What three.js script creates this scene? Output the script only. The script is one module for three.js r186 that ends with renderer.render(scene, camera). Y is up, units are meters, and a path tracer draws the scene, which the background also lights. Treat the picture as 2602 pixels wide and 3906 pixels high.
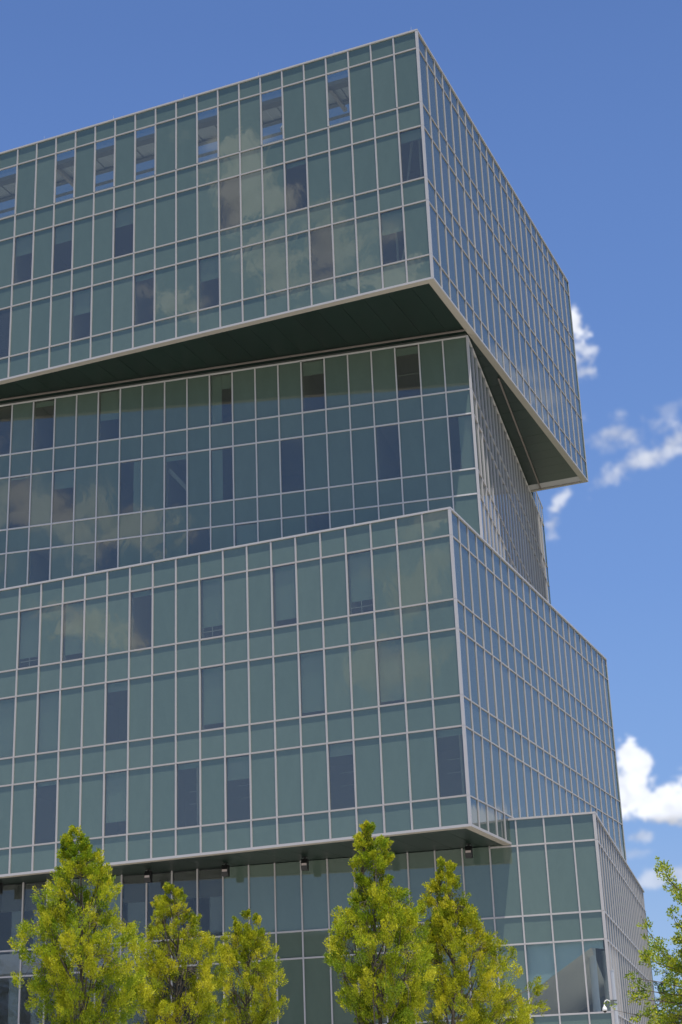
import * as THREE from 'three';
import { mergeGeometries } from 'three/addons/utils/BufferGeometryUtils.js';
import { ImprovedNoise } from 'three/addons/math/ImprovedNoise.js';

// ---------------------------------------------------------------- camera, sky, sun, exposure
const R = (d) => d * Math.PI / 180;
const scene = new THREE.Scene();
const camera = new THREE.PerspectiveCamera(35.654, 2602 / 3906, 0.1, 6000);
camera.position.set(0, 1.6, 0);
camera.rotation.set(R(21.0642), 0, R(-2.2708), 'YXZ');
camera.updateMatrixWorld(true);
const renderer = new THREE.WebGLRenderer({ antialias: true });
renderer.toneMapping = THREE.LinearToneMapping;
renderer.toneMappingExposure = 1.32;
renderer.shadowMap.enabled = true;
renderer.shadowMap.type = THREE.PCFSoftShadowMap;

const SUN_AZ = 158, SUN_EL = 76.5;                       // azimuth clockwise from the viewing direction
const sunDir = new THREE.Vector3(Math.sin(R(SUN_AZ)) * Math.cos(R(SUN_EL)), Math.sin(R(SUN_EL)), -Math.cos(R(SUN_AZ)) * Math.cos(R(SUN_EL)));
const sun = new THREE.DirectionalLight(new THREE.Color(1.0, 0.955, 0.89), 5.0);
sun.position.copy(sunDir).multiplyScalar(300).add(new THREE.Vector3(0, 20, -80));
sun.target.position.set(0, 20, -80);
sun.castShadow = true;
sun.shadow.mapSize.set(4096, 4096);
Object.assign(sun.shadow.camera, { left: -90, right: 90, top: 90, bottom: -90, near: 10, far: 600 });
sun.shadow.bias = -0.0005; sun.shadow.normalBias = 0.03;
scene.add(sun, sun.target);

let seed = 7;
const rnd = () => { seed = (seed + 0x6d2b79f5) | 0; let t = Math.imul(seed ^ (seed >>> 15), 1 | seed); t = (t + Math.imul(t ^ (t >>> 7), 61 | t)) ^ t; return ((t ^ (t >>> 14)) >>> 0) / 4294967296; };
const rr = (a, b) => a + (b - a) * rnd();
const noise = new ImprovedNoise();
const sm = (a, b, x) => { const t = Math.min(1, Math.max(0, (x - a) / (b - a))); return t * t * (3 - 2 * t); };
function fbm(x, y, z, oct) { let s = 0, a = 0.5, f = 1; for (let i = 0; i < oct; i++) { s += a * noise.noise(x * f, y * f, z * f); a *= 0.52; f *= 2.07; } return s; }

function makeSky() {
  const W = 4096, H = 2048, data = new Float32Array(W * H * 4);
  const stops = [[0, [0.46, 0.60, 0.80]], [4, [0.36, 0.53, 0.80]], [10, [0.235, 0.41, 0.765]], [18, [0.175, 0.325, 0.69]], [27, [0.136, 0.262, 0.60]], [38, [0.104, 0.205, 0.50]], [60, [0.08, 0.16, 0.42]], [90, [0.07, 0.145, 0.39]]];
  for (let y = 0; y < H; y++) {
    const el = (y + 0.5) / H * 180 - 90, e = Math.max(0, el);
    let i = 0; while (i < stops.length - 2 && e > stops[i + 1][0]) i++;
    const k = (e - stops[i][0]) / (stops[i + 1][0] - stops[i][0]);
    const c = [0, 1, 2].map((j) => stops[i][1][j] * (1 - k) + stops[i + 1][1][j] * k);
    for (let x = 0; x < W; x++) { const o = (y * W + x) * 4; data[o] = c[0]; data[o + 1] = c[1]; data[o + 2] = c[2]; data[o + 3] = 1; }
  }
  // clouds: [azimuth, elevation, half width, half height, lean, density, softness, noise size, whiteness, flat base]
  const clouds = [
    [9.3, 27.1, 0.85, 0.6, -0.2, 1.0, 0.45, 0.8, 1.0, 0], [9.45, 26.05, 0.75, 0.75, -0.2, 0.75, 0.8, 0.7, 0.9, 0], [9.75, 25.4, 0.4, 0.3, 0, 0.4, 0.8, 0.5, 0.85, 0],
    [11.0, 23.0, 1.5, 0.75, -0.1, 0.62, 1.2, 0.8, 0.8, 0], [12.9, 22.55, 1.3, 0.75, 0.35, 0.75, 1.1, 0.8, 0.86, 0], [11.6, 22.1, 1.3, 0.5, 0.35, 0.66, 1.1, 0.8, 0.84, 0], [10.45, 21.65, 0.85, 0.45, 0.35, 0.55, 1.1, 0.7, 0.8, 0],
    [12.9, 23.7, 0.8, 0.4, 0, 0.25, 0.9, 0.8, 0.8, 0],
    [8.4, 20.95, 0.5, 0.5, 0.8, 0.75, 0.9, 0.7, 0.88, 0], [8.05, 20.2, 0.45, 0.6, 0.8, 0.55, 1.0, 0.7, 0.84, 0],
    [10.15, 11.6, 0.75, 0.8, 0.1, 1.0, 0.4, 0.8, 1.05, 0], [9.5, 10.4, 1.5, 1.3, 0, 1.0, 0.42, 0.9, 1.06, 1], [11.1, 9.95, 2.0, 1.2, 0, 1.0, 0.42, 1.0, 1.08, 1], [13.4, 10.1, 1.7, 1.4, 0, 1.0, 0.42, 1.0, 1.06, 1], [7.2, 10.2, 2.4, 1.2, 0, 0.95, 0.3, 0.9, 1.0, 1],
    [10.1, 8.98, 0.6, 0.26, 0, 0.55, 0.8, 0.5, 0.86, 0], [9.8, 8.45, 0.75, 0.22, 0.1, 0.3, 0.9, 0.6, 0.84, 0], [11.0, 7.65, 1.4, 0.42, 0.12, 0.6, 0.8, 0.8, 0.84, 0], [12.9, 7.2, 1.2, 0.4, 0, 0.55, 0.8, 0.8, 0.84, 0],
    // fair-weather cumulus round the rest of the sky, as the glass mirrors it
    [-132.3, 32.6, 1.9, 2.0, 0.2, 0.95, 0.5, 1.3, 0.85, 0], [-133.6, 29.8, 1.8, 1.5, 0, 0.8, 0.6, 1.2, 0.85, 0], [-136.3, 30.8, 1.7, 1.9, 0, 0.75, 0.6, 1.2, 0.82, 0], [-138.5, 29.0, 1.9, 0.9, 0.1, 0.85, 0.5, 1.0, 0.9, 1], [-129.3, 28.5, 1.3, 1.0, 0.2, 0.8, 0.6, 1.0, 0.88, 1], [-136.0, 27.9, 3.4, 0.9, 0, 0.5, 0.8, 1.1, 0.82, 0],
    [-141.2, 21.3, 3.6, 1.6, 0.2, 0.85, 0.6, 1.3, 0.82, 0], [-144.6, 20.6, 1.8, 0.8, 0, 0.9, 0.3, 0.8, 0.75, 0], [-146.2, 17.5, 2.6, 0.9, 0, 0.8, 0.4, 1.0, 0.7, 1],
    [-126.4, 16.9, 1.9, 0.8, 0.2, 0.9, 0.3, 0.7, 0.8, 1], [-138.4, 18.6, 2.2, 1.9, 0, 0.7, 0.9, 1.6, 0.7, 0], [-137.5, 15.4, 2.0, 1.3, 0, 0.6, 0.6, 1.5, 0.7, 0], [-122, 22, 2.6, 1.3, 0, 0.6, 0.5, 1.0, 0.75, 0],
    [37.3, 25.3, 2.4, 1.0, 0.5, 0.42, 0.8, 1.0, 0.85, 0], [38.5, 22.6, 1.8, 0.8, 0.5, 0.36, 0.8, 1.0, 0.85, 0], [40, 9.4, 2.6, 1.0, 0, 0.8, 0.5, 1.2, 0.95, 1], [33.5, 8.3, 2.0, 0.7, 0, 0.75, 0.5, 1.2, 0.95, 1], [22, 15.5, 2.5, 1.0, 0, 0.4, 0.8, 1.2, 0.85, 0],
    [70, 20, 6, 2.5, 0, 0.9, 0.5, 2.2, 0.95, 1], [95, 34, 7, 3, 0.2, 0.85, 0.6, 2.4, 0.95, 0], [120, 18, 6, 2.2, 0, 0.9, 0.5, 2.2, 0.95, 1], [150, 27, 8, 3, 0, 0.8, 0.6, 2.4, 0.95, 0], [178, 16, 7, 2.2, 0, 0.9, 0.5, 2.2, 0.95, 1], [-168, 33, 6, 2.6, 0, 0.8, 0.6, 2.2, 0.95, 0], [-105, 26, 7, 2.8, 0, 0.85, 0.6, 2.2, 0.95, 0], [-80, 16, 8, 2.4, 0, 0.9, 0.5, 2.2, 0.95, 1], [-48, 24, 6, 2.4, 0, 0.8, 0.6, 2.2, 0.95, 0], [-115, 50, 9, 4, 0, 0.7, 0.7, 3, 0.95, 0], [60, 48, 8, 3.6, 0, 0.7, 0.7, 3, 0.95, 0],
    [-157, 11, 6, 1.6, 0, 0.9, 0.5, 2, 0.95, 1], [-117, 10, 6, 1.6, 0, 0.9, 0.5, 2, 0.95, 1],
  ];
  for (const [a, e, ra, re, lean, dens, soft, nz, white, flat] of clouds) {
    const uc = ((Math.atan2(-Math.cos(R(a)), Math.sin(R(a))) / (2 * Math.PI)) + 0.5) * W, wide = (ra * 1.9 + re) / Math.cos(R(e)) / 360 * W;
    const y0 = Math.floor((e - re * 2 - ra * Math.abs(lean) * 1.6 + 90) / 180 * H), y1 = Math.ceil((e + re * 2 + ra * Math.abs(lean) * 1.6 + 90) / 180 * H);
    for (let y = Math.max(H / 2 + 4, y0); y <= Math.min(H - 1, y1); y++) {
      const el = (y + 0.5) / H * 180 - 90;
      for (let xi = Math.floor(uc - wide); xi <= uc + wide; xi++) {
        const x = ((xi % W) + W) % W, az = a + (xi + 0.5 - uc) / W * 360;
        const da = (az - a) * Math.cos(R(e)); let de = el - e - da * lean;
        if (flat && de < 0) de *= 2.0;
        const v = 1 - Math.hypot(da / ra, de / re);
        if (v < -0.75) continue;
        const cx = az * Math.cos(R(el)) / nz, cy = el / nz;
        const n = 1.25 * fbm(cx * 1.15, cy * 1.35, a * 0.37, 7), n2 = fbm(cx * 0.6 + 9, cy * 0.9, a * 0.37 + 5, 4);
        const d = sm(0.02, 0.02 + soft, v * 0.9 + n * 1.15 + 0.02) * dens;
        if (d < 0.004) continue;
        const lit = 0.86 + 0.34 * n2 + 0.24 * n - (flat && de < 0 ? 0.42 * sm(0.25, 1.0, -de / re) : 0);
        const b = white * Math.min(1.03, Math.max(0.5, lit + 0.1 * d)), o = (y * W + x) * 4;
        const col = [b * 0.93, b * 0.97, b * 1.07];
        for (let c = 0; c < 3; c++) data[o + c] = data[o + c] * (1 - d) + col[c] * d;
      }
    }
  }
  for (let i = 0; i < data.length; i++) if (i % 4 < 3) data[i] /= 1.32;      // the picture is exposed 1.32 times
  const t = new THREE.DataTexture(data, W, H, THREE.RGBAFormat, THREE.FloatType);
  t.mapping = THREE.EquirectangularReflectionMapping; t.magFilter = t.minFilter = THREE.LinearFilter; t.wrapS = THREE.RepeatWrapping;
  t.needsUpdate = true;
  return t;
}
const sky = makeSky();
scene.background = sky; scene.environment = sky; scene.backgroundIntensity = 1; scene.environmentIntensity = 1;

// ---------------------------------------------------------------- helpers
const used = {};
function numbered(n) { used[n] = (used[n] ?? -1) + 1; return used[n] ? `${n}_${String(used[n]).padStart(3, '0')}` : n; }
function add(name, geo, mat, parent) {
  const m = new THREE.Mesh(geo, mat); m.name = numbered(name); m.castShadow = m.receiveShadow = true; parent.add(m); return m;
}
function tag(o, label, category, group, kind) { Object.assign(o.userData, { label, category }); if (group) o.userData.group = group; if (kind) o.userData.kind = kind; return o; }
function struct(name, geo, mat) { const m = add(name, geo, mat, scene); m.userData.kind = 'structure'; return m; }
const merge = (l) => l.length === 1 ? l[0] : mergeGeometries(l);
function box(x0, x1, y0, y1, z0, z1) { const g = new THREE.BoxGeometry(Math.abs(x1 - x0), Math.abs(y1 - y0), Math.abs(z1 - z0)); g.translate((x0 + x1) / 2, (y0 + y1) / 2, (z0 + z1) / 2); return g; }
function beam(a, b, w, d = w) {                                      // a square bar between two points
  const A = new THREE.Vector3(...a), B = new THREE.Vector3(...b), g = new THREE.BoxGeometry(w, A.distanceTo(B), d);
  g.applyQuaternion(new THREE.Quaternion().setFromUnitVectors(new THREE.Vector3(0, 1, 0), B.clone().sub(A).normalize())); const c = A.add(B).multiplyScalar(0.5); g.translate(c.x, c.y, c.z); return g;
}
function at(px, py, depth) {                                         // a pixel of the photograph at a horizontal distance in front of the camera
  const v = new THREE.Vector3(px / 2602 * 2 - 1, 1 - py / 3906 * 2, 0.5).unproject(camera).sub(camera.position);
  return v.multiplyScalar(depth / -v.z).add(camera.position);
}

// ---------------------------------------------------------------- materials
function grain(size, fn) {                                          // a tiling greyscale or colour texture from a function of (u, v)
  const d = new Uint8Array(size * size * 4);
  for (let y = 0; y < size; y++) for (let x = 0; x < size; x++) { const c = fn(x / size, y / size), o = (y * size + x) * 4; for (let i = 0; i < 3; i++) d[o + i] = Math.max(0, Math.min(255, Math.round((Array.isArray(c) ? c[i] : c) * 255))); d[o + 3] = 255; }
  const t = new THREE.DataTexture(d, size, size); t.wrapS = t.wrapT = THREE.RepeatWrapping; t.magFilter = THREE.LinearFilter; t.minFilter = THREE.LinearMipmapLinearFilter; t.generateMipmaps = true; t.needsUpdate = true; return t;
}
const per = (u, v, f, s) => { const a = u * 2 * Math.PI, b = v * 2 * Math.PI; return fbm(Math.cos(a) * f + s, Math.sin(a) * f + Math.cos(b) * f, Math.sin(b) * f + s * 1.7, 4); };
const waveTex = grain(256, (u, v) => 0.5 + 0.9 * per(u, v, 0.55, 3.1)); waveTex.repeat.set(1 / 4.2, 1 / 6.5);
const dirtTex = grain(512, (u, v) => { const streak = per(u, v * 0.5, 2.4, 8), fine = per(u, v, 9, 1); const k = 0.97 + 0.035 * streak + 0.02 * fine; return [k, k, k]; }); dirtTex.colorSpace = THREE.SRGBColorSpace; dirtTex.repeat.set(1 / 9, 1 / 14);
const P = (o) => new THREE.MeshPhysicalMaterial(o);
const C = (r, g, b) => new THREE.Color().setRGB(r, g, b);
const glassy = (r, g, b, rough) => P({ color: C(r, g, b), roughness: rough, ior: 1.88, map: dirtTex, bumpMap: waveTex, bumpScale: 0.0022 });
const M = {
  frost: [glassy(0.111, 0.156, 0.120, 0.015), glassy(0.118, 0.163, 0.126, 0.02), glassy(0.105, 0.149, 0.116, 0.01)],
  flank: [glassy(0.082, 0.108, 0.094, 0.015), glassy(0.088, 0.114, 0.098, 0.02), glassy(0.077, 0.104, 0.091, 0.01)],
  clear: P({ color: C(0.66, 0.69, 0.63), roughness: 0, transmission: 0.95, thickness: 0, ior: 1.85, bumpMap: waveTex, bumpScale: 0.0022 }),
  dark: P({ color: C(0.05, 0.068, 0.066), roughness: 0.3, specularIntensity: 0.25 }),
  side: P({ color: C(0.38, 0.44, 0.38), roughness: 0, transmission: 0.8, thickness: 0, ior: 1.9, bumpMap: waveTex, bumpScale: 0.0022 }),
  screen: P({ color: C(0.62, 0.66, 0.62), roughness: 0, transmission: 0.94, thickness: 0, ior: 1.7 }),
  open: P({ color: C(0.80, 0.83, 0.83), roughness: 0, transmission: 0.985, thickness: 0, ior: 1.52, bumpMap: waveTex, bumpScale: 0.0022 }),
  metal: P({ color: C(0.46, 0.435, 0.42), roughness: 0.45, metalness: 0.0 }),
  transom: P({ color: C(0.40, 0.37, 0.345), roughness: 0.5 }),
  shademetal: P({ color: C(0.58, 0.55, 0.53), roughness: 0.5 }),
  beige: P({ color: C(0.35, 0.315, 0.26), roughness: 0.6 }),
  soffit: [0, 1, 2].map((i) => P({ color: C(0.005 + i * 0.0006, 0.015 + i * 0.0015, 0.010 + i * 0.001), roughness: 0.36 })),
  interior: P({ color: C(0.45, 0.43, 0.42), roughness: 0.9 }),
  blind: P({ color: C(0.50, 0.66, 0.64), roughness: 0.9 }),
  white: P({ color: C(0.74, 0.74, 0.71), roughness: 0.6 }),
  roof: P({ color: C(0.60, 0.60, 0.58), roughness: 0.9 }),
  steel: P({ color: C(0.62, 0.61, 0.61), roughness: 0.38, metalness: 0.6 }),
  deck: P({ color: C(0.46, 0.48, 0.46), roughness: 0.6 }),
  darksteel: P({ color: C(0.12, 0.13, 0.12), roughness: 0.6 }),
  rail: P({ color: C(0.20, 0.165, 0.145), roughness: 0.6 }),
  black: P({ color: C(0.012, 0.012, 0.012), roughness: 0.5 }),
  lens: P({ color: C(0.5, 0.42, 0.38), roughness: 0.25 }),
};

// ---------------------------------------------------------------- ground
{
  const tex = grain(512, (u, v) => { const n = per(u, v, 3, 2), f = per(u, v, 14, 5); return [0.43 + 0.12 * n + 0.1 * f, 0.44 + 0.12 * n + 0.12 * f, 0.37 + 0.06 * n + 0.06 * f]; }); tex.colorSpace = THREE.SRGBColorSpace;
  tex.repeat.set(400, 400);
  const g = new THREE.PlaneGeometry(6000, 6000); g.rotateX(-Math.PI / 2);
  tag(struct('ground', g, new THREE.MeshStandardMaterial({ map: tex, roughness: 1 })), 'grass ground stretching away round the glass building', 'ground');
  const ct = grain(256, (u, v) => { const n = 0.70 + 0.10 * per(u, v, 5, 4); return [n, n * 0.98, n * 0.94]; }); ct.colorSpace = THREE.SRGBColorSpace; ct.repeat.set(100, 60);
  const p = new THREE.PlaneGeometry(260, 120); p.rotateX(-Math.PI / 2); p.rotateY(-R(15)); p.translate(0, 0.004, -50);
  tag(struct('pavement', p, new THREE.MeshStandardMaterial({ map: ct, roughness: 0.95 })), 'pale concrete pavement in front of the glass building', 'pavement');
}

// ---------------------------------------------------------------- the glass building
const building = new THREE.Group(); building.name = 'glass_building'; scene.add(building);
tag(building, 'big office building of twisted stacked glass blocks in a white metal grid', 'building');
const W = 1.524;
function block(name, yaw, x, z) {
  const m = new THREE.Mesh(new THREE.BufferGeometry(), M.interior); m.name = name; m.position.set(x, 0, -z); m.rotation.y = -R(yaw); m.castShadow = m.receiveShadow = true;
  building.add(m); m.core = []; return m;
}
// face 0 is the front (t runs left from the corner), face 1 the right side (t runs back from the corner), o is how far a thing stands out of the face
const fbox = (f, t0, t1, y0, y1, o0, o1) => f ? box(o0, o1, y0, y1, -t1, -t0) : box(-t1, -t0, y0, y1, o0, o1);
const paneGeo = {};
function pane(w, h, v) {
  const k = `${w.toFixed(3)} ${h.toFixed(3)} ${v}`;
  if (!paneGeo[k]) {
    const g = new THREE.BoxGeometry(w, h, 0.02), u = g.attributes.uv, p = g.attributes.position, du = v * 1.37, dv = v * 2.11;
    for (let i = 0; i < u.count; i++) u.setXY(i, p.getX(i) + du, p.getY(i) + dv);
    paneGeo[k] = g;
  }
  return paneGeo[k];
}
function facade(b, f, o) {
  const { cols, rows, kind, solo, cap } = o, far = { frost: [], clear: [] };
  for (let r = 0; r < rows.length - 1; r++) for (let k = 0; k < cols.length - 1; k++) {
    let y1 = rows[r], y0 = rows[r + 1];
    const kd = kind(k + 1, r); if (!kd) continue;
    if (o.top && o.top(k + 1, r)) y1 = o.top(k + 1, r);
    const w = cols[k + 1] - cols[k] - 0.04, h = y1 - y0 - 0.05, tc = (cols[k] + cols[k + 1]) / 2, yc = (y0 + y1) / 2, v = Math.floor(rnd() * 5);
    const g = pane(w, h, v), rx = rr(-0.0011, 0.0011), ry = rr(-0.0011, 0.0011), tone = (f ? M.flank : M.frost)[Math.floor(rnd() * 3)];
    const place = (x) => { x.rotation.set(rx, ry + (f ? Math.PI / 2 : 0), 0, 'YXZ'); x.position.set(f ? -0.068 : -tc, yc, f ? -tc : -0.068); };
    if (solo(k + 1, r)) {
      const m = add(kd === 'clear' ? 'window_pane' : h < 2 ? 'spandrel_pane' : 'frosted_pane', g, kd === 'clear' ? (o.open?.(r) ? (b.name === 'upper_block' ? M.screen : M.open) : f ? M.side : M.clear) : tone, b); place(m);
    } else { const d = new THREE.Object3D(); place(d); d.updateMatrix(); far[kd === 'clear' ? 'clear' : 'frost'].push(g.clone().applyMatrix4(d.matrix)); }
  }
  if (far.frost.length) add('distant_frosted_glazing', merge(far.frost), o.glazing || (f ? M.flank : M.frost)[0], b).userData.kind = 'stuff';
  if (far.clear.length) add('distant_window_glazing', merge(far.clear), o.open?.(3) ? M.open : f ? M.side : M.clear, b).userData.kind = 'stuff';
  // mullions: one mesh each, broken at every transom
  const metal = o.metal || M.metal, out = o.out ?? 0.012, hw = f ? 0.034 : 0.043;
  const thin = [];
  for (let k = 1; k < cols.length - 1; k++) {
    const t = cols[k], gs = [];
    for (let r = 0; r < rows.length - 1; r++) {
      if (!kind(k, r) && !kind(k + 1, r)) continue;
      let y1 = rows[r] - (r ? 0.035 : 0.05), y0 = rows[r + 1] - 0.025;
      if (o.gap && o.gap(r)) y0 = rows[r + 1] + 0.085;
      if (r && o.gap && o.gap(r - 1)) y1 = rows[r] - 0.055;
      if (o.top && o.top(k, r)) y1 = o.top(k, r);
      if (cap) { gs.push(fbox(f, t - hw, t - 0.004, y0, y1, -0.10, out), fbox(f, t + 0.004, t + hw, y0, y1, -0.10, out + 0.003), fbox(f, t - 0.005, t + 0.005, y0 + 0.002, y1 - 0.002, -0.09, out - 0.016)); }
      else gs.push(fbox(f, t - hw + 0.003, t + hw - 0.003, y0, y1, -0.10, out));
    }
    if (!gs.length) continue;
    if (o.soloMullion && !o.soloMullion(k)) thin.push(...gs); else add('mullion', merge(gs), metal, b);
  }
  if (thin.length) add('distant_mullions', merge(thin), metal, b).userData.kind = 'stuff';
  for (let r = 1; r < rows.length; r++) {                            // transoms
    if (o.noTransom && o.noTransom(r)) continue;
    const t1 = o.transomEnd ? o.transomEnd(r) : cols[cols.length - 1], last = r === rows.length - 1;
    if (!last) add('transom', fbox(f, 0.06, t1, rows[r] - hw, rows[r] + hw + 0.002, -0.095, out < 0.004 ? -0.008 : 0), o.metal || M.transom, b);
  }
}
function cornerPost(b, rows, metal) {
  const gs = [];
  for (let r = 0; r < rows.length - 1; r++) gs.push(box(-0.13, 0.022, rows[r + 1] + 0.002, rows[r] - 0.012, -0.13, 0.022));
  return add('corner_post', merge(gs), metal || M.metal, b);
}
function cols(first, n, end) { const c = [0]; for (let i = 0; i < n; i++) c.push(first + i * W); if (end) { while (c[c.length - 1] > end - 0.4) c.pop(); c.push(end); } return c; }
function parapet(b, y, wf, dr, back) {                               // the metal coping round the roof edge
  add('coping', merge([box(-wf, 0.03, y - 0.055, y + 0.05, -0.22, 0.03), box(-0.22, 0.03, y - 0.055, y + 0.05, -dr, -0.222), box(-wf, -0.222, y - 0.055, y + 0.05, -dr, -dr + 0.19)]), M.metal, b);
}
function rooms(b, wf, dr, rows, floors, depth, walls = 3) {          // floor slabs, back walls and partitions behind the glass
  const g = b.core;
  for (const [y0, y1] of floors) g.push(box(-wf, -0.16, y0, y1, -dr + 0.15, -0.16));
  const top = rows[0], bot = rows[rows.length - 1];
  g.push(box(-wf, -depth, bot, top, -depth - 0.2, -depth), box(-depth - 0.2, -depth, bot, top, -dr + 0.15, -depth - 0.202));
  for (let i = 1; i * W * walls < wf - 1; i++) g.push(box(-(i * W * walls + 1.62), -(i * W * walls + 1.50), bot, top, -depth, -0.2));
  for (let i = 1; i * W * walls < dr - 1; i++) g.push(box(-depth, -0.2, bot, top, -(i * W * walls + 1.72), -(i * W * walls + 1.60)));
  b.shell = add('rear_wall', merge([box(-wf, -0.02, bot - 0.1, top, -dr - 0.05, -dr + 0.14), box(-wf - 0.15, -wf, bot - 0.1, top, -dr, -0.1)]), M.frost[0], b);
}
const close = (b) => { b.geometry = merge(b.core); };
function blind(b, f, cols, k, y1, y0, from = 0, to = 1, o = -0.2) { const a = cols[k - 1], c = cols[k]; add('roller_blind', fbox(f, a + 0.05 + (c - a - 0.1) * from, a + 0.05 + (c - a - 0.1) * to, y0, y1, o - 0.015, o), M.blind, b); }
const col = (b, t, n, y0, y1, w) => add('column', new THREE.CylinderGeometry(w, w, y1 - y0, 14).translate(-t, (y0 + y1) / 2, -n), M.white, b);
const brace = (b, a, c, w = 0.16) => add('brace', beam(a, c, w), M.white, b);

// ---- upper block
const up = block('upper_block', 22.094, 5.863, 81.146);
{
  const rows = [64.561, 63.25, 59.285, 57.614, 53.98, 52.385, 48.726, 47.207], wf = 39.7, dr = 35.2;
  const cf = cols(1.592, 25, wf), cr = cols(1.667, 30, dr);
  const clear = { 1: [4, 7, 10, 13, 15, 17, 20, 23], 3: [1, 6, 9, 14, 17, 19, 22], 5: [2, 5, 10, 13, 16, 20, 24] };
  facade(up, 0, { cols: cf, rows, cap: true, kind: (k, r) => clear[r]?.includes(k) ? 'clear' : 'frost', solo: (k) => k <= 21, gap: (r) => r === 1, open: (r) => r === 1 });
  const rc = {}; for (const r of [3, 5]) rc[r] = Array.from({ length: 24 }, (_, i) => i + 1).filter(() => rnd() < 0.3);
  facade(up, 1, { cols: cr, rows, cap: true, out: -0.004, kind: (k, r) => rc[r]?.includes(k) ? 'clear' : 'frost', solo: (k) => k <= 13, gap: (r) => r === 1 });
  cornerPost(up, rows); parapet(up, rows[0], wf, dr);
  add('corner_post', box(-0.06, 0.01, rows[7], rows[0], -dr - 0.06, -dr + 0.06), M.metal, up);
  rooms(up, wf, dr, [58.9, 47.207], [[58.7, 59.1], [52.6, 53.75], [47.4, 48.5]], 7.5);
  // open roof behind the top storey: its screen walls and the slatted canopy over it
  up.shell.geometry = merge([up.shell.geometry, box(-wf, -0.02, 59, rows[0], -dr - 0.05, -dr + 0.1), box(-wf - 0.15, -wf, 59, rows[0], -dr, -0.1)]);
  for (const [n0, n1, yb] of [[2.2, 2.75, 64.0], [4.15, 4.5, 64.0], [5.5, 5.72, 64.0], [6.4, 6.6, 64.0]]) add('canopy_beam', box(-wf + 0.5, -2.2, yb, yb + (n0 < 3 ? 0.3 : 0.1), -n1, -n0), M.darksteel, up);
  for (let i = 0; i < 12; i++) for (const [n0, n1] of [[2.7, 4.3], [6.5, 8.0]]) add('canopy_deck', box(-wf + 0.5 + i * 3.05, -wf + 0.5 + i * 3.05 + 3.02, 64.16, 64.24, -n1, -n0), M.deck, up);
  for (let i = 0; i < 24; i++) add('canopy_rib', box(-wf + 1.3 + i * 1.525, -wf + 1.35 + i * 1.525, 64.1, 64.16, -4.2, -2.78), M.darksteel, up);
  for (const t of [6.8, 27.4]) add('canopy_strut', beam([-t - 0.1, 63.98, -2.5], [-t - 0.05, 63.86, -4.85], 0.24), M.beige, up);
  for (const t of [13.1, 22.7, 30.3]) add('column', box(-t - 0.12, -t + 0.12, 59.1, 64, -4.4, -4.16), M.darksteel, up);
  add('roof_dome', new THREE.SphereGeometry(0.32, 24, 12, 0, Math.PI * 2, 0, Math.PI / 2).translate(-11.3, 63.8, -5.0), M.white, up);
  for (const t of [0.4, 5.6, 10.9, 16.3, 21.6, 27]) add('lightning_rod', new THREE.CylinderGeometry(0.006, 0.013, 0.36, 6).translate(-t, 64.8, -0.1), M.metal, up);
  // blinds and structure seen through the clear panes
  const B = (k, r, part, from, to) => blind(up, 0, cf, k, rows[r] - 0.06, rows[r] - (rows[r] - rows[r + 1]) * part, from, to);
  B(14, 3, 0.36); B(17, 3, 0.36); B(19, 3, 0.4); B(6, 3, 0.1); B(1, 3, 0.22); B(2, 5, 0.42); B(10, 5, 0.44); B(13, 5, 0.12); B(16, 5, 0.48);
  col(up, 0.55, 0.75, 53.9, 57.8, 0.07); brace(up, [-1.5, 54.6, -0.9], [-1.05, 57.4, -0.9], 0.11);
  col(up, 2.35, 0.75, 48.7, 52.5, 0.07); brace(up, [-2.2, 48.8, -0.8], [-1.5, 51.6, -0.8], 0.11);
  // soffit: metal edge, beige margin and dark panels
  const ys = 47.09;
  add('fascia', merge([box(-wf, 0.02, ys, 47.215, -0.06, 0.02), box(-0.06, 0.02, ys, 47.215, -dr, -0.062)]), M.metal, up);
  add('soffit_margin', merge([box(-wf, -0.001, ys - 0.008, ys + 0.05, -0.42, -0.001), box(-0.42, -0.001, ys - 0.008, ys + 0.05, -dr, -0.4202), box(-7, -0.4202, ys - 0.008, ys + 0.05, -dr, -dr + 0.3)]), M.beige, up);
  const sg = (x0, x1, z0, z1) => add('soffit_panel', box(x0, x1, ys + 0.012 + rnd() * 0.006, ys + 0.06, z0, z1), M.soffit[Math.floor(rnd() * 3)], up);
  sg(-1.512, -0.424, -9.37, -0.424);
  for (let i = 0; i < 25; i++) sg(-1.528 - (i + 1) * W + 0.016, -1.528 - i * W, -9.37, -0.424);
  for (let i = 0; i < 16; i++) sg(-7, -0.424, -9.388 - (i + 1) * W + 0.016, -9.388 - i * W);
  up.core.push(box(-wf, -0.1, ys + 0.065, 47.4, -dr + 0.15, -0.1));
  close(up);
}
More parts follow.
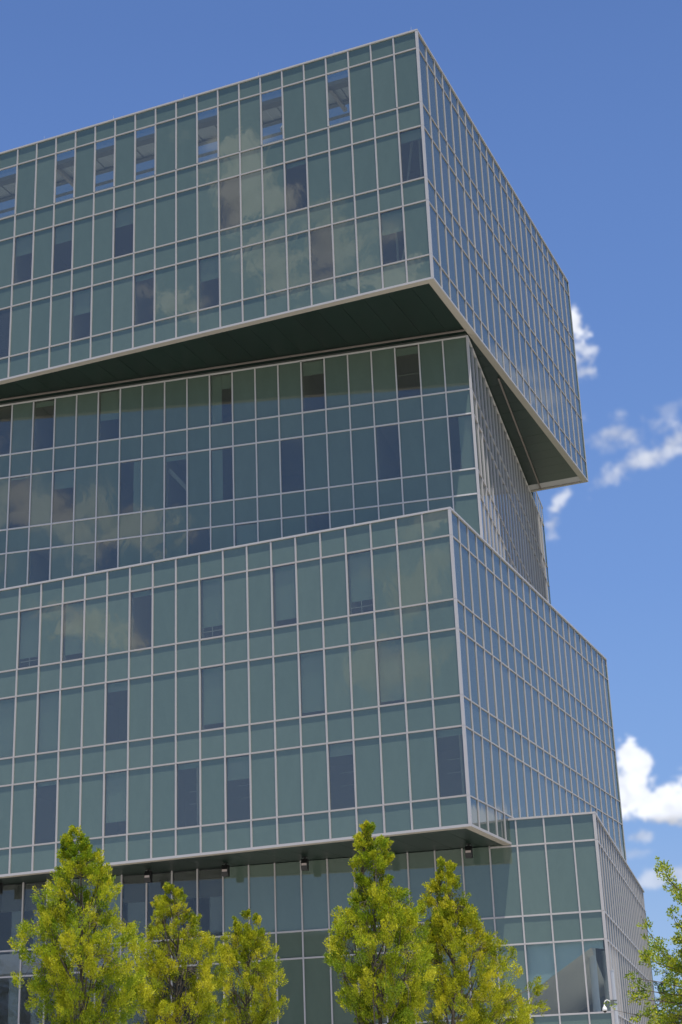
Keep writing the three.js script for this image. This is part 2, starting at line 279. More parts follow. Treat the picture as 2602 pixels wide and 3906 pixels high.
// ---- middle block
const mid = block('middle_block', 13.62, 8.278, 88.147);
{
  const rows = [46.876, 43.289, 41.667, 38.039, 36.413, 32.8], wf = 39.5, dr = 35.5;
  const cf = cols(1.613, 25, wf), cr = cols(1.6, 30, dr);
  const clear = { 0: [3, 7, 11, 16, 19, 21], 2: [1, 4, 8, 11, 13, 15, 18, 20, 23], 4: [7, 10, 12, 16, 19, 22] };
  facade(mid, 0, { cols: cf, rows, kind: (k, r) => clear[r]?.includes(k) ? 'clear' : 'frost', solo: (k) => k <= 22, metal: M.shademetal, out: 0.006 });
  facade(mid, 1, { cols: cr, rows, cap: true, kind: (k, r) => (r % 2 === 0 && rnd() < 0.35) ? 'clear' : 'frost', solo: () => false, soloMullion: (k) => k <= 12, out: 0.02 });
  cornerPost(mid, rows);
  add('head_rail', merge([box(-wf, 0.006, 46.86, 46.94, -0.12, 0.006), box(-0.12, 0.006, 46.86, 46.94, -dr, -0.122)]), M.shademetal, mid);
  add('head_reveal', merge([box(-wf, -0.1, 46.94, 47.2, -0.3, -0.1), box(-0.3, -0.1, 46.94, 47.2, -28, -0.302)]), M.darksteel, mid);
  add('roof_screen', merge([box(-0.2, 0, 46.95, 48.45, -dr, -29.3), box(-wf, -0.21, 46.95, 48.45, -dr, -dr + 0.2)]), M.frost[0], mid);
  add('roof_screen_mullions', merge([30, 31.5, 33, 34.5].map((t) => box(-0.1, 0.03, 46.95, 48.4, -t - 0.05, -t + 0.05)).concat([box(-0.22, 0.03, 48.4, 48.52, -dr, -29.3)])), M.metal, mid);
  rooms(mid, wf, dr, [46.9, 32.5], [[47.0, 47.08], [41.9, 43.05], [36.6, 37.85], [32.3, 32.6]], 6.5);
  const B = (k, r, part, from, to, o) => blind(mid, 0, cf, k, rows[r] - 0.06, rows[r] - (rows[r] - rows[r + 1]) * part, from, to, o);
  B(7, 0, 0.28); B(3, 0, 0.16); B(11, 0, 0.96, 0.5, 1); B(11, 0, 0.3, 0, 0.48); B(16, 0, 0.58); B(19, 0, 0.12); B(1, 2, 0.97, 0, 0.62); B(11, 2, 0.97, 0.5, 1); B(13, 2, 0.1); B(15, 2, 0.97, 0, 0.4); B(18, 2, 0.34); B(20, 2, 0.05); B(10, 4, 0.42);
  add('window_rail', box(-cf[3] + 0.05, -cf[2] - 0.05, 44.9, 44.95, -0.2, -0.14), M.metal, mid);
  brace(mid, [-cf[12] - 0.1, 39.3, -0.7], [-cf[13] + 0.1, 40.9, -0.7], 0.26);
  close(mid);
}
// the two window-washing rails hung under the upper block, parallel to the middle block
add('maintenance_rail', box(-38, -0.1, 46.96, 47.04, 0.55, 0.65), M.rail, mid);
add('maintenance_rail', box(0.76, 0.86, 46.96, 47.04, -27.6, -6.9), M.rail, mid);
// ---- lower block
const low = block('lower_block', 22.094, 5.939, 80.86);
{
  const rows = [32.742, 31.18, 27.557, 25.917, 22.287, 20.672, 17.052, 15.584], wf = 36.7, dr = 34.7;
  const cf = cols(1.648, 24, wf), cr = cols(1.486, 30, dr);
  const clear = { 1: [4, 7, 10, 13, 16, 18, 21], 3: [3, 6, 10, 14, 17, 19, 22], 5: [1, 5, 9, 11, 14, 17, 20] };
  facade(low, 0, { cols: cf, rows, cap: true, kind: (k, r) => clear[r]?.includes(k) ? 'clear' : 'frost', solo: (k) => k <= 20 });
  const rc = {}; for (const r of [1, 3, 5]) rc[r] = Array.from({ length: 24 }, (_, i) => i + 1).filter(() => rnd() < 0.3);
  facade(low, 1, { cols: cr, rows, cap: true, out: -0.004, kind: (k, r) => rc[r]?.includes(k) ? 'clear' : 'frost', solo: (k) => k <= 13 });
  cornerPost(low, rows); parapet(low, rows[0], wf, dr);
  add('corner_post', box(-0.06, 0.01, rows[7], rows[0], -dr - 0.06, -dr + 0.06), M.metal, low);
  rooms(low, wf, dr, [32.2, 15.584], [[31.6, 32.2], [26.15, 27.3], [20.9, 22.05], [15.75, 16.8]], 6.5);
  add('roof', box(-wf, -0.2, 32.2, 32.3, -dr + 0.1, -0.2), M.roof, low);
  const B = (k, r, part, from, to, o) => blind(low, 0, cf, k, rows[r] - 0.06, rows[r] - (rows[r] - rows[r + 1]) * part, from, to, o);
  B(4, 1, 0.78); B(7, 1, 0.88); B(10, 1, 0.8); B(13, 1, 0.1); B(16, 1, 0.88); B(18, 1, 0.82);
  B(3, 3, 0.93); B(6, 3, 0.93); B(10, 3, 0.9); B(14, 3, 0.16); B(17, 3, 0.97); B(19, 3, 0.97);
  B(1, 5, 0.12); B(5, 5, 0.2); B(9, 5, 0.36); B(11, 5, 0.1); B(14, 5, 0.78); B(17, 5, 0.08);
  col(low, cf[10] + 0.6, 0.9, 17, 20.8, 0.09); col(low, 0.55, 0.9, 17, 20.8, 0.09);
  for (const k of [1, 5, 9, 11]) for (const y of [19.3, 18.6]) add('light_strip', box(-cf[k] + 0.05, -cf[k - 1] - 0.05, y, y + 0.03, -1.6, -1.5), M.white, low);
  for (const k of [10, 4, 18]) add('window_rail', merge([box(-cf[k] + 0.1, -cf[k - 1] - 0.1, 28.0, 28.04, -0.26, -0.2), box(-cf[k] + 0.7, -cf[k] + 0.74, 27.6, 28.4, -0.26, -0.2)]), M.white, low);
  const ys = 15.47;
  add('fascia', merge([box(-wf, 0.02, ys, 15.6, -0.06, 0.02), box(-0.06, 0.02, ys, 15.6, -dr, -0.062)]), M.metal, low);
  add('soffit_margin', merge([box(-wf, -0.001, ys - 0.008, ys + 0.05, -0.42, -0.001), box(-0.42, -0.001, ys - 0.008, ys + 0.05, -dr, -0.4202)]), M.beige, low);
  const sg = (x0, x1, z0, z1) => add('soffit_panel', box(x0, x1, ys + 0.012 + rnd() * 0.006, ys + 0.06, z0, z1), M.soffit[Math.floor(rnd() * 3)], low);
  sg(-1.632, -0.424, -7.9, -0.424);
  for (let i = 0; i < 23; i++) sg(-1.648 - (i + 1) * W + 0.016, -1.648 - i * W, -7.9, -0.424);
  low.core.push(box(-wf, -0.1, ys + 0.065, 15.75, -dr + 0.15, -0.1));
  close(low);
}
// ---- ground storeys
const base = block('base_block', 13.62, 13.019, 86.043);
{
  const rows = [16.832, 15.382, 11.663, 10.219, 6.557, 5.05, 1.4, 0.12], wf = 43, dr = 34.7;
  const cf = cols(1.273, 28, wf), cr = cols(1.55, 30, dr);
  const clearCols = { 1: [15, 16, 17, 18, 22, 23, 24, 25], 3: [1, 2, 3, 16, 17, 18, 19, 20, 21, 22, 23, 24, 25], 5: Array.from({ length: 28 }, (_, i) => i + 1) };
  facade(base, 0, { cols: cf, rows, kind: (k, r) => r === 0 && k > 4 ? null : clearCols[r]?.includes(k) || (r === 2 && k > 15) ? 'clear' : 'frost', solo: (k, r) => k <= 23 && r < 5, open: () => true, top: (k, r) => r === 1 && k > 3 ? 15.475 : 0, metal: M.metal, out: 0.012, transomEnd: (r) => r === 1 ? cf[4] : wf });
  facade(base, 1, { cols: cr, rows, kind: (k, r) => r >= 3 && r < 6 && k < 5 ? 'clear' : 'frost', open: () => true, glazing: M.dark, solo: () => false, soloMullion: (k) => k <= 14, out: 0.0, metal: M.metal });
  cornerPost(base, rows);
  add('coping', merge([box(-6, 0.03, 16.777, 16.88, -0.22, 0.03), box(-0.22, 0.03, 16.777, 16.88, -dr, -0.222)]), M.metal, base);
  add('roof', box(-14, -0.2, 16.3, 16.4, -dr + 0.1, -0.2), M.roof, base);
  const g = base.core;
  g.push(box(-wf, -6.2, 10.4, 11.5, -dr + 0.15, -0.16), box(-wf, -6.2, 5.2, 6.4, -dr + 0.15, -0.16), box(-wf, -0.16, 0.02, 0.1, -dr, -0.16), box(-14, -0.16, 16.0, 16.3, -dr + 0.15, -0.16));
  g.push(box(-wf, -6.2, 0.1, 15.3, -8.2, -8), box(-6.4, -6.2, 0.1, 15.3, -dr, -0.5), box(-6.2, -0.2, 0.1, 16, -15.2, -15));
  for (let i = 5; i < 28; i += 4) g.push(box(-cf[i] - 0.06, -cf[i] + 0.06, 0.1, 15.3, -8, -1.6));
  add('rear_wall', merge([box(-wf, -0.02, 0.05, 15.3, -dr - 0.05, -dr + 0.14), box(-wf - 0.15, -wf, 0.05, 15.3, -dr, -0.1)]), M.frost[0], base);
  // the raked ceiling and columns inside the glass corner
  const sh = new THREE.Shape([[-8.6, 10.3], [-0.25, 10.3], [-0.25, 9.75], [-0.9, 9.85], [-4.6, 7.55], [-8.6, 5.3]].map(([x, y]) => new THREE.Vector2(x, y)));
  const bulk = new THREE.ExtrudeGeometry(sh, { depth: 0.12, bevelEnabled: false }); bulk.translate(0, 0, -0.42); add('bulkhead', bulk, M.blind, base);
  const rake = (x0, y0, x1, y1, z0, z1, dy) => { const q = new THREE.BufferGeometry(), p = [x0, y0, z0, x1, y1, z0, x1, y1 + dy, z1, x0, y0 + dy, z1]; const t = p.map((v, i) => i % 3 === 1 ? v + 0.12 : v); q.setAttribute('position', new THREE.Float32BufferAttribute([...p, ...t], 3)); q.setIndex([0, 1, 2, 0, 2, 3, 4, 6, 5, 4, 7, 6, 0, 4, 5, 0, 5, 1, 1, 5, 6, 1, 6, 2, 2, 6, 7, 2, 7, 3, 3, 7, 4, 3, 4, 0]); q.computeVertexNormals(); return q.toNonIndexed(); };
  const rk = (a) => { a.computeVertexNormals(); return a; };
  add('raked_ceiling', rk(rake(-6.1, 7.0, -0.9, 9.84, -0.425, -8, -1.8)), P({ color: C(0.66, 0.60, 0.50), roughness: 0.8 }), base);
  for (const [t, n] of [[1.0, 1.7], [0.75, 6.4], [1.0, 11]]) col(base, t, n, 0.1, 10.2, 0.2);
  // pale columns and curtains behind the clear glass at the left
  const cloth = P({ color: C(0.21, 0.24, 0.22), roughness: 0.9 }), lintel = P({ color: C(0.11, 0.11, 0.085), roughness: 0.9 });
  for (const [k, w] of [[15, 0.8], [18, 1.15], [20, 0.6], [22, 0.85], [23, 0.7], [25, 0.9]]) { const a = cf[k - 1]; add('curtain', box(-a - 0.1 - w, -a - 0.1, 0.2, 13.9, -0.42, -0.34), cloth, base); }
  for (let k = 15; k < 26; k++) if (k < 19 || k > 21) add('bulkhead', box(-cf[k] + 0.03, -cf[k - 1] - 0.03, 13.9, 15.42, -0.5, -0.3), lintel, base);
  close(base);
}
building.updateMatrixWorld(true);

// ---------------------------------------------------------------- floodlights under the lower block
{
  const words = ['the one nearest the building corner', 'half hidden behind the tall middle tree', 'third from the corner', 'fourth from the corner', 'just right of the big left tree', 'at the left picture edge'];
  for (let i = 0; i < 6; i++) {
    const o = new THREE.Group(); o.name = numbered('floodlight'); scene.add(o);
    const p = base.localToWorld(new THREE.Vector3(-(6.78 + (i < 5 ? i : 6) * 3 * W), 15.47, 1.25)); o.position.copy(p); o.rotation.y = base.rotation.y;
    add('bracket', merge([box(-0.05, 0.05, -0.2, 0, -0.05, 0.05), box(-0.15, 0.15, -0.02, 0, -0.1, 0.1)]), M.black, o);
    const s = new THREE.Shape([[-0.17, -0.12], [0.08, -0.12], [0.2, -0.36], [0.2, -0.5], [0.12, -0.72], [-0.17, -0.72]].map(([x, y]) => new THREE.Vector2(x, y)));
    const h = new THREE.ExtrudeGeometry(s, { depth: 0.34, bevelEnabled: true, bevelSize: 0.01, bevelThickness: 0.01, bevelSegments: 1 }); h.translate(0, 0, -0.17); h.rotateY(-Math.PI / 2);
    add('housing', h, M.black, o);
    add('lens', box(-0.145, 0.145, -0.49, -0.37, 0.19, 0.222), M.lens, o);
    tag(o, `black floodlight under the lower soffit, ${words[i]}`, 'floodlight', 'floodlights under the soffit of the lower block');
  }
}

// ---------------------------------------------------------------- camera pole
{
  const o = new THREE.Group(); o.name = 'camera_pole'; scene.add(o);
  const top = at(2334, 3702, 79); o.position.set(top.x, 0, top.z);
  const H = top.y, cy = at(2340, 3822, 79).y;
  add('pole', new THREE.CylinderGeometry(0.085, 0.105, H, 20).translate(0, H / 2, 0), M.steel, o);
  add('pole_cap', new THREE.CylinderGeometry(0.1, 0.1, 0.03, 20).translate(0, H, 0), M.steel, o);
  add('bracket', merge([box(-0.2, -0.08, cy - 0.14, cy + 0.1, -0.08, 0.08), new THREE.CylinderGeometry(0.115, 0.115, 0.06, 16).translate(0, cy + 0.06, 0), new THREE.CylinderGeometry(0.115, 0.115, 0.06, 16).translate(0, cy - 0.09, 0)]), M.darksteel, o);
  const cv = new THREE.CatmullRomCurve3([[-0.18, cy, 0], [-0.27, cy + 0.06, 0], [-0.36, cy + 0.1, 0], [-0.45, cy + 0.06, 0], [-0.5, cy - 0.04, 0], [-0.505, cy - 0.14, 0]].map((p) => new THREE.Vector3(...p)));
  add('gooseneck', new THREE.TubeGeometry(cv, 24, 0.022, 10), M.white, o);
  const l = [[0.0, 0.02], [0.03, 0.0], [0.05, -0.05], [0.1, -0.13], [0.115, -0.2], [0.11, -0.25], [0.0, -0.26]].reverse().map(([r, y]) => new THREE.Vector2(r, y));
  const hd = add('camera_housing', new THREE.LatheGeometry(l, 24).translate(-0.505, cy - 0.13, 0), M.white, o);
  add('dome', new THREE.SphereGeometry(0.085, 20, 10, 0, Math.PI * 2, Math.PI / 2, Math.PI / 2).translate(-0.505, cy - 0.39, 0), M.black, hd);
  tag(o, 'silver steel pole with a gooseneck dome camera at the glass corner', 'camera pole');
}

// ---------------------------------------------------------------- trees
const leafMats = {
  lime: P({ vertexColors: true, roughness: 0.7, specularIntensity: 0.35, transmission: 0.5, thickness: 0, side: THREE.DoubleSide }),
  bark: P({ color: C(0.105, 0.085, 0.065), roughness: 0.95 }),
};
class Leaves {                                                        // folded leaf faces gathered into one crown
  constructor() { this.p = []; this.c = []; this.n = 0; }
  leaf(x, y, z, len, wid, dir, up, col) {
    const side = new THREE.Vector3().crossVectors(dir, up).normalize(), nn = new THREE.Vector3().crossVectors(side, dir).normalize();
    const tip = [x + dir.x * len, y + dir.y * len, z + dir.z * len], mx = x + dir.x * len * 0.45, my = y + dir.y * len * 0.45, mz = z + dir.z * len * 0.45, lift = wid * 0.25;
    const a = [mx + side.x * wid + nn.x * lift, my + side.y * wid + nn.y * lift, mz + side.z * wid + nn.z * lift], b = [mx - side.x * wid + nn.x * lift, my - side.y * wid + nn.y * lift, mz - side.z * wid + nn.z * lift];
    this.p.push(x, y, z, ...a, ...tip, x, y, z, ...tip, ...b);
    for (let i = 0; i < 6; i++) this.c.push(col[0], col[1], col[2]);
    this.n++;
  }
  geo() { const g = new THREE.BufferGeometry(); g.setAttribute('position', new THREE.Float32BufferAttribute(this.p, 3)); g.setAttribute('color', new THREE.Float32BufferAttribute(this.c, 3)); g.computeVertexNormals(); return g; }
}
const ball = () => { const z = rr(-1, 1), a = rr(0, Math.PI * 2), s = Math.sqrt(1 - z * z); return new THREE.Vector3(s * Math.cos(a), z, s * Math.sin(a)); };
function limb(points, r0, r1, sides = 5) {
  const cv = new THREE.CatmullRomCurve3(points), seg = Math.max(3, points.length * 3), g = new THREE.TubeGeometry(cv, seg, 1, sides), p = g.attributes.position, n = g.attributes.normal;
  for (let i = 0; i < p.count; i++) { const k = Math.floor(i / (sides + 1)) / seg, r = r0 + (r1 - r0) * k; p.setXYZ(i, p.getX(i) - n.getX(i) * (1 - r), p.getY(i) - n.getY(i) * (1 - r), p.getZ(i) - n.getZ(i) * (1 - r)); }
  return g;
}
const PALETTE = { lime: [[0.35, 0.42, 0.010], [0.46, 0.49, 0.015], [0.23, 0.32, 0.008], [0.56, 0.55, 0.025]], gold: [[0.40, 0.43, 0.011], [0.49, 0.50, 0.016], [0.28, 0.34, 0.01], [0.58, 0.55, 0.025]], leafy: [[0.23, 0.31, 0.024], [0.32, 0.39, 0.04], [0.14, 0.22, 0.02], [0.46, 0.48, 0.06]], deep: [[0.06, 0.10, 0.025], [0.08, 0.12, 0.03], [0.05, 0.08, 0.02], [0.10, 0.14, 0.035]] };
function spray(L, c, dir, size, n, leaf, pal) {                       // a shoot with its leaves
  const base = pal[Math.floor(rnd() * pal.length)];
  for (let i = 0; i < n; i++) {
    const s = Math.pow(rnd(), 0.8), spread = size * (0.42 - 0.22 * s), b = ball(), up = ball();
    const x = c.x + dir.x * size * (s - 0.4) * 1.5 + b.x * spread, y = c.y + dir.y * size * (s - 0.4) * 1.5 + b.y * spread, z = c.z + dir.z * size * (s - 0.4) * 1.5 + b.z * spread;
    const d = b.multiplyScalar(0.8).add(dir).add(new THREE.Vector3(0, 0.1, 0)).normalize(), k = rr(0.75, 1.25), m = rnd() < 0.3 ? pal[Math.floor(rnd() * pal.length)] : base;
    L.leaf(x, y, z, leaf * rr(0.7, 1.3), leaf * rr(0.22, 0.34), d, up, [m[0] * k, m[1] * k, m[2] * k]);
  }
}
function streetTree(label, rowsPx, depth, o) {
  const prof = rowsPx.map(([py, xl, xr]) => { const a = at(xl, py, depth), b = at(xr, py, depth); return [(a.y + b.y) / 2, (a.x + b.x) / 2, Math.abs(b.x - a.x) / 2]; });
  for (let i = 0; i < prof.length; i++) prof[i][0] -= 0.12 * (1 - i / prof.length);
  const zc = -depth, lowY = prof[prof.length - 1][0], topY = prof[0][0], last = prof[prof.length - 1];
  prof.push([lowY - 0.9, last[1] * 0.5 + prof[4][1] * 0.5, last[2] * 0.75], [lowY - 1.7, prof[4][1], last[2] * 0.3]);
  const width = (y) => { let i = 0; while (i < prof.length - 2 && y < prof[i + 1][0]) i++; const k = Math.min(1, Math.max(0, (prof[i][0] - y) / (prof[i][0] - prof[i + 1][0]))); return [prof[i][1] + (prof[i + 1][1] - prof[i][1]) * k, prof[i][2] + (prof[i + 1][2] - prof[i][2]) * k]; };
  const root = new THREE.Group(); root.name = numbered('street_tree'); scene.add(root); const bx = prof[prof.length - 1][1]; root.position.set(bx, 0, zc);
  const L = new Leaves(), limbs = [], crownBase = lowY - 1.8, V = (x, y, z) => new THREE.Vector3(x - bx, y, z - zc);
  const axis = (y) => { const k = sm(crownBase, topY, y); return width(Math.max(y, crownBase + 0.1))[0] * k + bx * (1 - k); };
  const trunk = []; for (let i = 0; i <= 6; i++) { const y = topY * 0.93 * i / 6; trunk.push(V(axis(y) + (i > 1 ? rr(-0.06, 0.06) : 0), y, zc + (i > 1 ? rr(-0.08, 0.08) : 0))); }
  const tr = add('trunk', limb(trunk, o.trunk, 0.012, 8), leafMats.bark, root);
  const boughs = [];
  for (let i = 0; i < 26; i++) {                                       // ascending boughs
    const y0 = crownBase - 0.5 + (topY - crownBase) * 0.8 * i / 26, rise = rr(1.0, 2.4) * (1 - 0.5 * i / 26), y1 = Math.min(topY - 0.15, y0 + rise + 0.5), w = width(y1), a = i * 2.4 + rr(-0.4, 0.4), reach = w[1] * rr(0.5, 0.85);
    const e = V(w[0] + Math.cos(a) * reach, y1, zc + Math.sin(a) * reach), s = V(axis(y0), y0, zc), m = s.clone().lerp(e, 0.5).add(new THREE.Vector3(Math.cos(a) * 0.12, -0.12, Math.sin(a) * 0.12));
    limbs.push(limb([s, m, e], 0.035 * (1 - 0.6 * i / 26) + 0.012, 0.006)); boughs.push([s, m, e]);
  }
  let made = 0, tries = 0;
  while (made < o.sprays && tries++ < o.sprays * 12) {                 // tufts of shoots, each tuft of one tone
    const y = crownBase + (topY - crownBase) * Math.pow(rnd(), 0.9), w = width(y); if (rnd() > (w[1] + 0.3) / o.wide) continue;
    const a = rr(0, Math.PI * 2), q = Math.pow(rnd(), 0.36), lump = 1.02 + 0.42 * noise.noise(Math.cos(a) * 2.2, y * 1.7 + o.seed, Math.sin(a) * 2.2), rad = Math.max(0, w[1] * q * lump * 0.98 - 0.02);
    const c = V(w[0] + Math.cos(a) * rad, y, zc + Math.sin(a) * rad), pal = PALETTE[o.pal], tone = [pal[Math.floor(rnd() * pal.length)]], big = Math.min(1, 0.45 + w[1] * 0.5), n = 5 + Math.floor(rnd() * 4);
    for (let i = 0; i < n; i++) {
      const dir = new THREE.Vector3(Math.cos(a) * 0.6, rr(0.5, 1.2), Math.sin(a) * 0.6).add(ball().multiplyScalar(0.45)).normalize(), p = c.clone().add(ball().multiplyScalar(0.17 * big));
      spray(L, p, dir, rr(0.15, 0.24) * big, o.leaves, o.leaf, rnd() < 0.8 ? tone : pal); made++;
    }
    let best = boughs[0], bd = 1e9; for (const q2 of boughs) { const dd = q2[1].distanceTo(c); if (dd < bd) { bd = dd; best = q2; } }
    limbs.push(limb([best[1].clone().lerp(best[2], 0.4), best[2].clone().lerp(c, 0.5).add(new THREE.Vector3(0, -0.05, 0)), c], 0.009, 0.003, 4));
  }
  const pos = add('branches', merge(limbs), leafMats.bark, tr);
  add('crown', L.geo(), leafMats.lime, root);
  return tag(root, label, 'tree', 'young street trees in front of the glass building');
}
streetTree('tall bright lime-green street tree at the left, its top before the lower block', [[3142, 275, 300], [3190, 245, 330], [3250, 228, 365], [3330, 218, 425], [3400, 180, 450], [3500, 120, 470], [3560, 85, 525], [3650, 85, 540], [3750, 105, 545], [3830, 150, 530], [3906, 210, 500]], 46, { trunk: 0.1, sprays: 2000, wide: 1.9, leaves: 48, leaf: 0.06, pal: 'lime', seed: 1 });
streetTree('golden-green street tree right beside the large left tree', [[3368, 635, 655], [3410, 610, 700], [3450, 590, 712], [3510, 565, 750], [3560, 556, 790], [3640, 540, 815], [3720, 525, 830], [3800, 505, 835], [3860, 500, 830], [3906, 510, 820]], 53, { trunk: 0.09, sprays: 1400, wide: 1.6, leaves: 48, leaf: 0.06, pal: 'gold', seed: 2 });
streetTree('smallest street tree, golden-green, third from the left', [[3468, 925, 960], [3510, 895, 992], [3550, 868, 1012], [3600, 845, 1022], [3660, 830, 1050], [3720, 810, 1078], [3790, 790, 1090], [3850, 770, 1088], [3906, 760, 1070]], 57, { trunk: 0.08, sprays: 1130, wide: 1.5, leaves: 48, leaf: 0.06, pal: 'gold', seed: 3 });
streetTree('tall slender-topped lime street tree in the middle, before the base windows', [[3140, 1385, 1410], [3180, 1352, 1450], [3230, 1342, 1490], [3290, 1342, 1480], [3345, 1365, 1462], [3385, 1350, 1530], [3430, 1325, 1565], [3500, 1290, 1575], [3580, 1250, 1620], [3650, 1245, 1640], [3740, 1275, 1650], [3820, 1320, 1640], [3906, 1390, 1590]], 46, { trunk: 0.1, sprays: 1820, wide: 1.7, leaves: 48, leaf: 0.06, pal: 'lime', seed: 4 });
streetTree('broad golden-lime street tree leaning right, rightmost of the row', [[3266, 1685, 1725], [3310, 1650, 1735], [3350, 1645, 1740], [3400, 1620, 1760], [3450, 1592, 1780], [3530, 1580, 1840], [3610, 1570, 1890], [3690, 1565, 1960], [3770, 1570, 2025], [3850, 1585, 2050], [3906, 1610, 2040]], 50, { trunk: 0.1, sprays: 2050, wide: 2.1, leaves: 48, leaf: 0.06, pal: 'gold', seed: 5 });

// the broadleaf tree that reaches in from the right: boughs with hanging sprays
{
  const root = new THREE.Group(); root.name = 'broadleaf_tree'; const depth = 68; const bx = at(2790, 3800, depth).x; root.position.set(bx, 0, -depth); scene.add(root);
  const L = new Leaves(), limbs = [], loc = (px, py, dz = 0) => { const p = at(px, py, depth + dz); return new THREE.Vector3(p.x - bx, p.y, p.z + depth); };
  const top = loc(2760, 3100);
  const tr = add('trunk', limb([new THREE.Vector3(0, 0, 0), new THREE.Vector3(0.1, 3, 0.05), new THREE.Vector3(-0.05, 6, 0), new THREE.Vector3(0.05, top.y, 0)], 0.24, 0.05, 10), leafMats.bark, root);
  const strands = [[[2700, 3380], [2610, 3400], [2545, 3350], [2528, 3305]], [[2700, 3440], [2640, 3440], [2590, 3410]], [[2720, 3580], [2640, 3560], [2585, 3520], [2570, 3490]], [[2700, 3620], [2620, 3590], [2575, 3575]], [[2720, 3720], [2600, 3690], [2530, 3620], [2480, 3560], [2452, 3500]], [[2600, 3690], [2540, 3650], [2500, 3600]], [[2720, 3760], [2580, 3700], [2500, 3670], [2462, 3640]], [[2720, 3800], [2560, 3760], [2470, 3740], [2405, 3730]], [[2700, 3820], [2520, 3790], [2440, 3775], [2392, 3790]], [[2720, 3860], [2560, 3830], [2480, 3810], [2420, 3805]], [[2720, 3890], [2560, 3880], [2440, 3868], [2345, 3855]], [[2600, 3890], [2500, 3880], [2400, 3875]], [[2720, 3720], [2620, 3700], [2580, 3690]], [[2720, 3780], [2620, 3770], [2560, 3740]], [[2700, 3850], [2600, 3840], [2540, 3800]], [[2700, 3900], [2600, 3900], [2520, 3900]], [[2720, 3700], [2640, 3650], [2600, 3640]], [[2690, 3800], [2560, 3800], [2480, 3850]]];
  for (const st of strands) for (let rep = 0; rep < 2; rep++) {
    if (rep && st[st.length - 1][0] < 2460) continue;
    const dz = rr(-2.2, 2.2), pts = st.map(([x, y], i) => loc(x + rr(-8, 8), y + rr(-6, 6), dz * (i + 1) / st.length)), cv = new THREE.CatmullRomCurve3([new THREE.Vector3(0, Math.max(2.5, pts[0].y - 0.6), 0), ...pts]);
    limbs.push(limb([new THREE.Vector3(0, Math.max(2.5, pts[0].y - 0.6), 0), ...pts], 0.05, 0.008));
    for (let i = 0; i < 25; i++) { const k = 0.32 + 0.68 * rnd(), p = cv.getPoint(k), tg = cv.getTangent(k); if (noise.noise(p.x * 1.3, p.y * 1.3, p.z + 3) < -0.22) continue; p.add(ball().multiplyScalar(0.28 * (1.15 - k * 0.5))); spray(L, p, tg.add(new THREE.Vector3(0, -0.2, 0)).add(ball().multiplyScalar(0.7)).normalize(), rr(0.2, 0.34), 20, 0.115, rnd() < 0.7 ? PALETTE.leafy : PALETTE.lime); }
  }
  for (let i = 0; i < 700; i++) {                                      // the rest of the crown, right of the picture
    const b = ball(), q = Math.pow(rnd(), 0.4), c = new THREE.Vector3(2.6 + b.x * 4.2 * q, 7.2 + b.y * 4.6 * q, b.z * 4.2 * q); if (c.x < -1.2) continue;
    spray(L, c, b.clone().add(new THREE.Vector3(0, 0.3, 0)).normalize(), rr(0.3, 0.5), 24, 0.13, PALETTE.leafy);
  }
  add('branches', merge(limbs), leafMats.bark, tr); add('crown', L.geo(), leafMats.lime, root);
  tag(root, 'green broadleaf tree reaching in from the right edge with drooping boughs', 'tree');
}
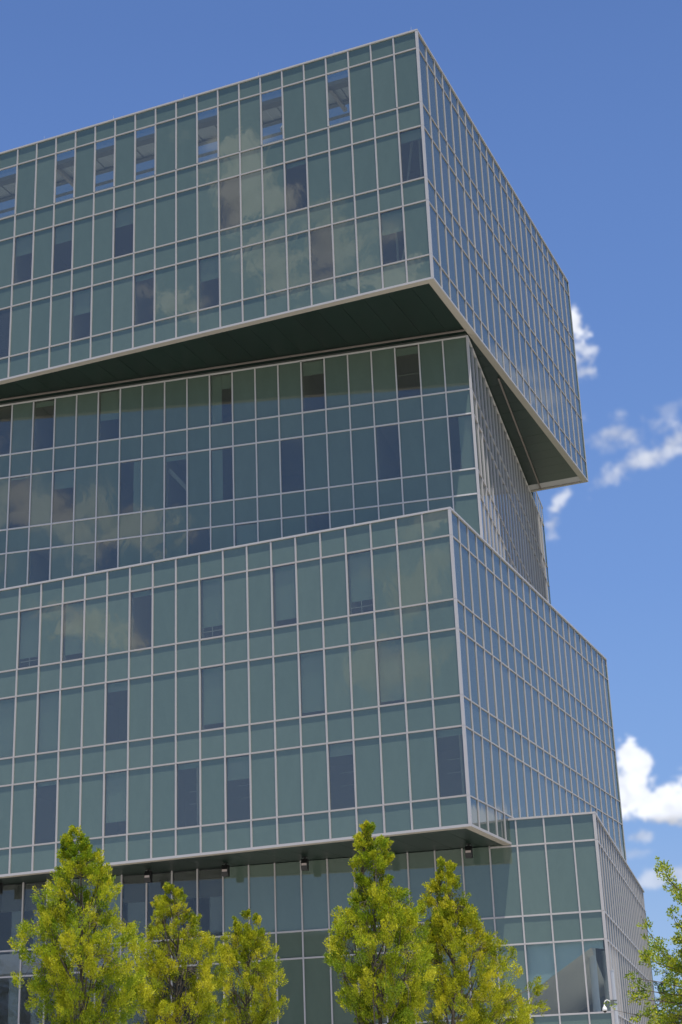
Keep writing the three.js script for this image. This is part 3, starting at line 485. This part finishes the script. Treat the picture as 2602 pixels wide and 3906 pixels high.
// dark trees beyond the building at the right edge
{
  const mk = (label, px, py, depth, rad, n) => {
    const t = at(px, py, depth), root = new THREE.Group(); root.name = numbered('dark_tree'); root.position.set(t.x, 0, t.z); scene.add(root);
    const L = new Leaves(), cy = t.y - rad * 1.0;
    const tr = add('trunk', limb([new THREE.Vector3(0, 0, 0), new THREE.Vector3(0.1, cy * 0.5, 0), new THREE.Vector3(0, t.y - rad * 0.5, 0.1)], 0.3, 0.06, 8), leafMats.bark, root), limbs = [];
    for (let i = 0; i < 14; i++) { const a = i * 2.4, y0 = cy * 0.6 + i * 0.25; limbs.push(limb([new THREE.Vector3(0, y0, 0), new THREE.Vector3(Math.cos(a) * rad * 0.4, y0 + rad * 0.25, Math.sin(a) * rad * 0.4), new THREE.Vector3(Math.cos(a) * rad * 0.75, y0 + rad * 0.5, Math.sin(a) * rad * 0.75)], 0.1, 0.02)); }
    for (let i = 0; i < n; i++) { const b = ball(), q = Math.pow(rnd(), 0.4) * (1 + 0.25 * noise.noise(b.x * 2.3 + px, b.y * 2.3, b.z * 2.3)); const c = new THREE.Vector3(b.x * rad * q, cy + b.y * rad * 1.05 * q, b.z * rad * q); if (noise.noise(c.x * 0.7, c.y * 0.7, c.z * 0.7 + px) < -0.2) continue; spray(L, c, b.clone().add(new THREE.Vector3(0, 0.4, 0)).normalize(), rr(0.35, 0.6), 26, 0.15, PALETTE.deep); }
    add('branches', merge(limbs), leafMats.bark, tr); add('crown', L.geo(), leafMats.lime, root); tag(root, label, 'tree');
  };
  mk('dark green tree behind the drooping boughs at the right edge', 2625, 3690, 128, 4.3, 900);
  mk('low dark tree beyond the building in the lower right corner', 2575, 3835, 140, 3.4, 600);
  // tall trees behind and left of the camera, dark in the low glass
  mk('tall dark tree mirrored in the low glass behind the street trees', 2575, 3835, 140, 5.2, 800);
  const first = scene.children[scene.children.length - 1]; first.userData.group = 'trees mirrored in the low left glass'; first.children.forEach((c) => { c.userData = {}; });
  [[-66, -31, 1.9], [-58, -24, 1.7], [-74, -38, 1.8], [-82, -46, 2.0], [-51, -17, 1.6], [-90, -54, 1.9]].forEach(([x, z, k], i) => {
    const o = i ? first.clone() : first; if (i) { o.name = numbered('dark_tree'); scene.add(o); }
    o.position.set(x, 0, z); o.scale.setScalar(k); o.rotation.y = i * 1.3;
  });
}

// ---------------------------------------------------------------- what the front glass mirrors, behind and left of the camera
{
  const brick = P({ color: C(0.16, 0.12, 0.095), roughness: 0.9 }), stone = P({ color: C(0.30, 0.28, 0.25), roughness: 0.9 });
  const mkB = (name, label, x, z, w, d, h, yaw, floors, nwin, roofCap, skin = brick) => {
    const o = new THREE.Group(); o.name = name; o.position.set(x, 0, z); o.rotation.y = yaw; scene.add(o);
    add('wall', box(-w / 2, w / 2, 0, h, -d / 2, d / 2), skin, o);
    add('roof', merge([box(-w / 2 - 0.3, w / 2 + 0.3, h, h + 0.5, -d / 2 - 0.3, d / 2 + 0.3)]), stone, o);
    if (roofCap) add('roof', new THREE.ConeGeometry(w * 0.72, roofCap, 4).rotateY(Math.PI / 4).translate(0, h + 0.5 + roofCap / 2, 0), stone, o);
    for (let f = 0; f < floors; f++) for (let i = 0; i < nwin; i++) { const cx = -w / 2 + w * (i + 0.5) / nwin, y = 2 + f * (h - 3) / floors; const fr = add('window', box(cx - 0.75, cx + 0.75, y, y + 2, d / 2, d / 2 + 0.06), stone, o); add('pane', box(cx - 0.62, cx + 0.62, y + 0.12, y + 1.88, d / 2 + 0.062, d / 2 + 0.08), skin === brick ? M.black : brick, fr); }
    return o;
  };
  tag(mkB('brick_building', '', -49, -8, 30, 12, 21, R(-28), 5, 8, 0), 'brick building mirrored low in the front glass', 'building');
}
renderer.setSize(682, 1024);
renderer.render(scene, camera);
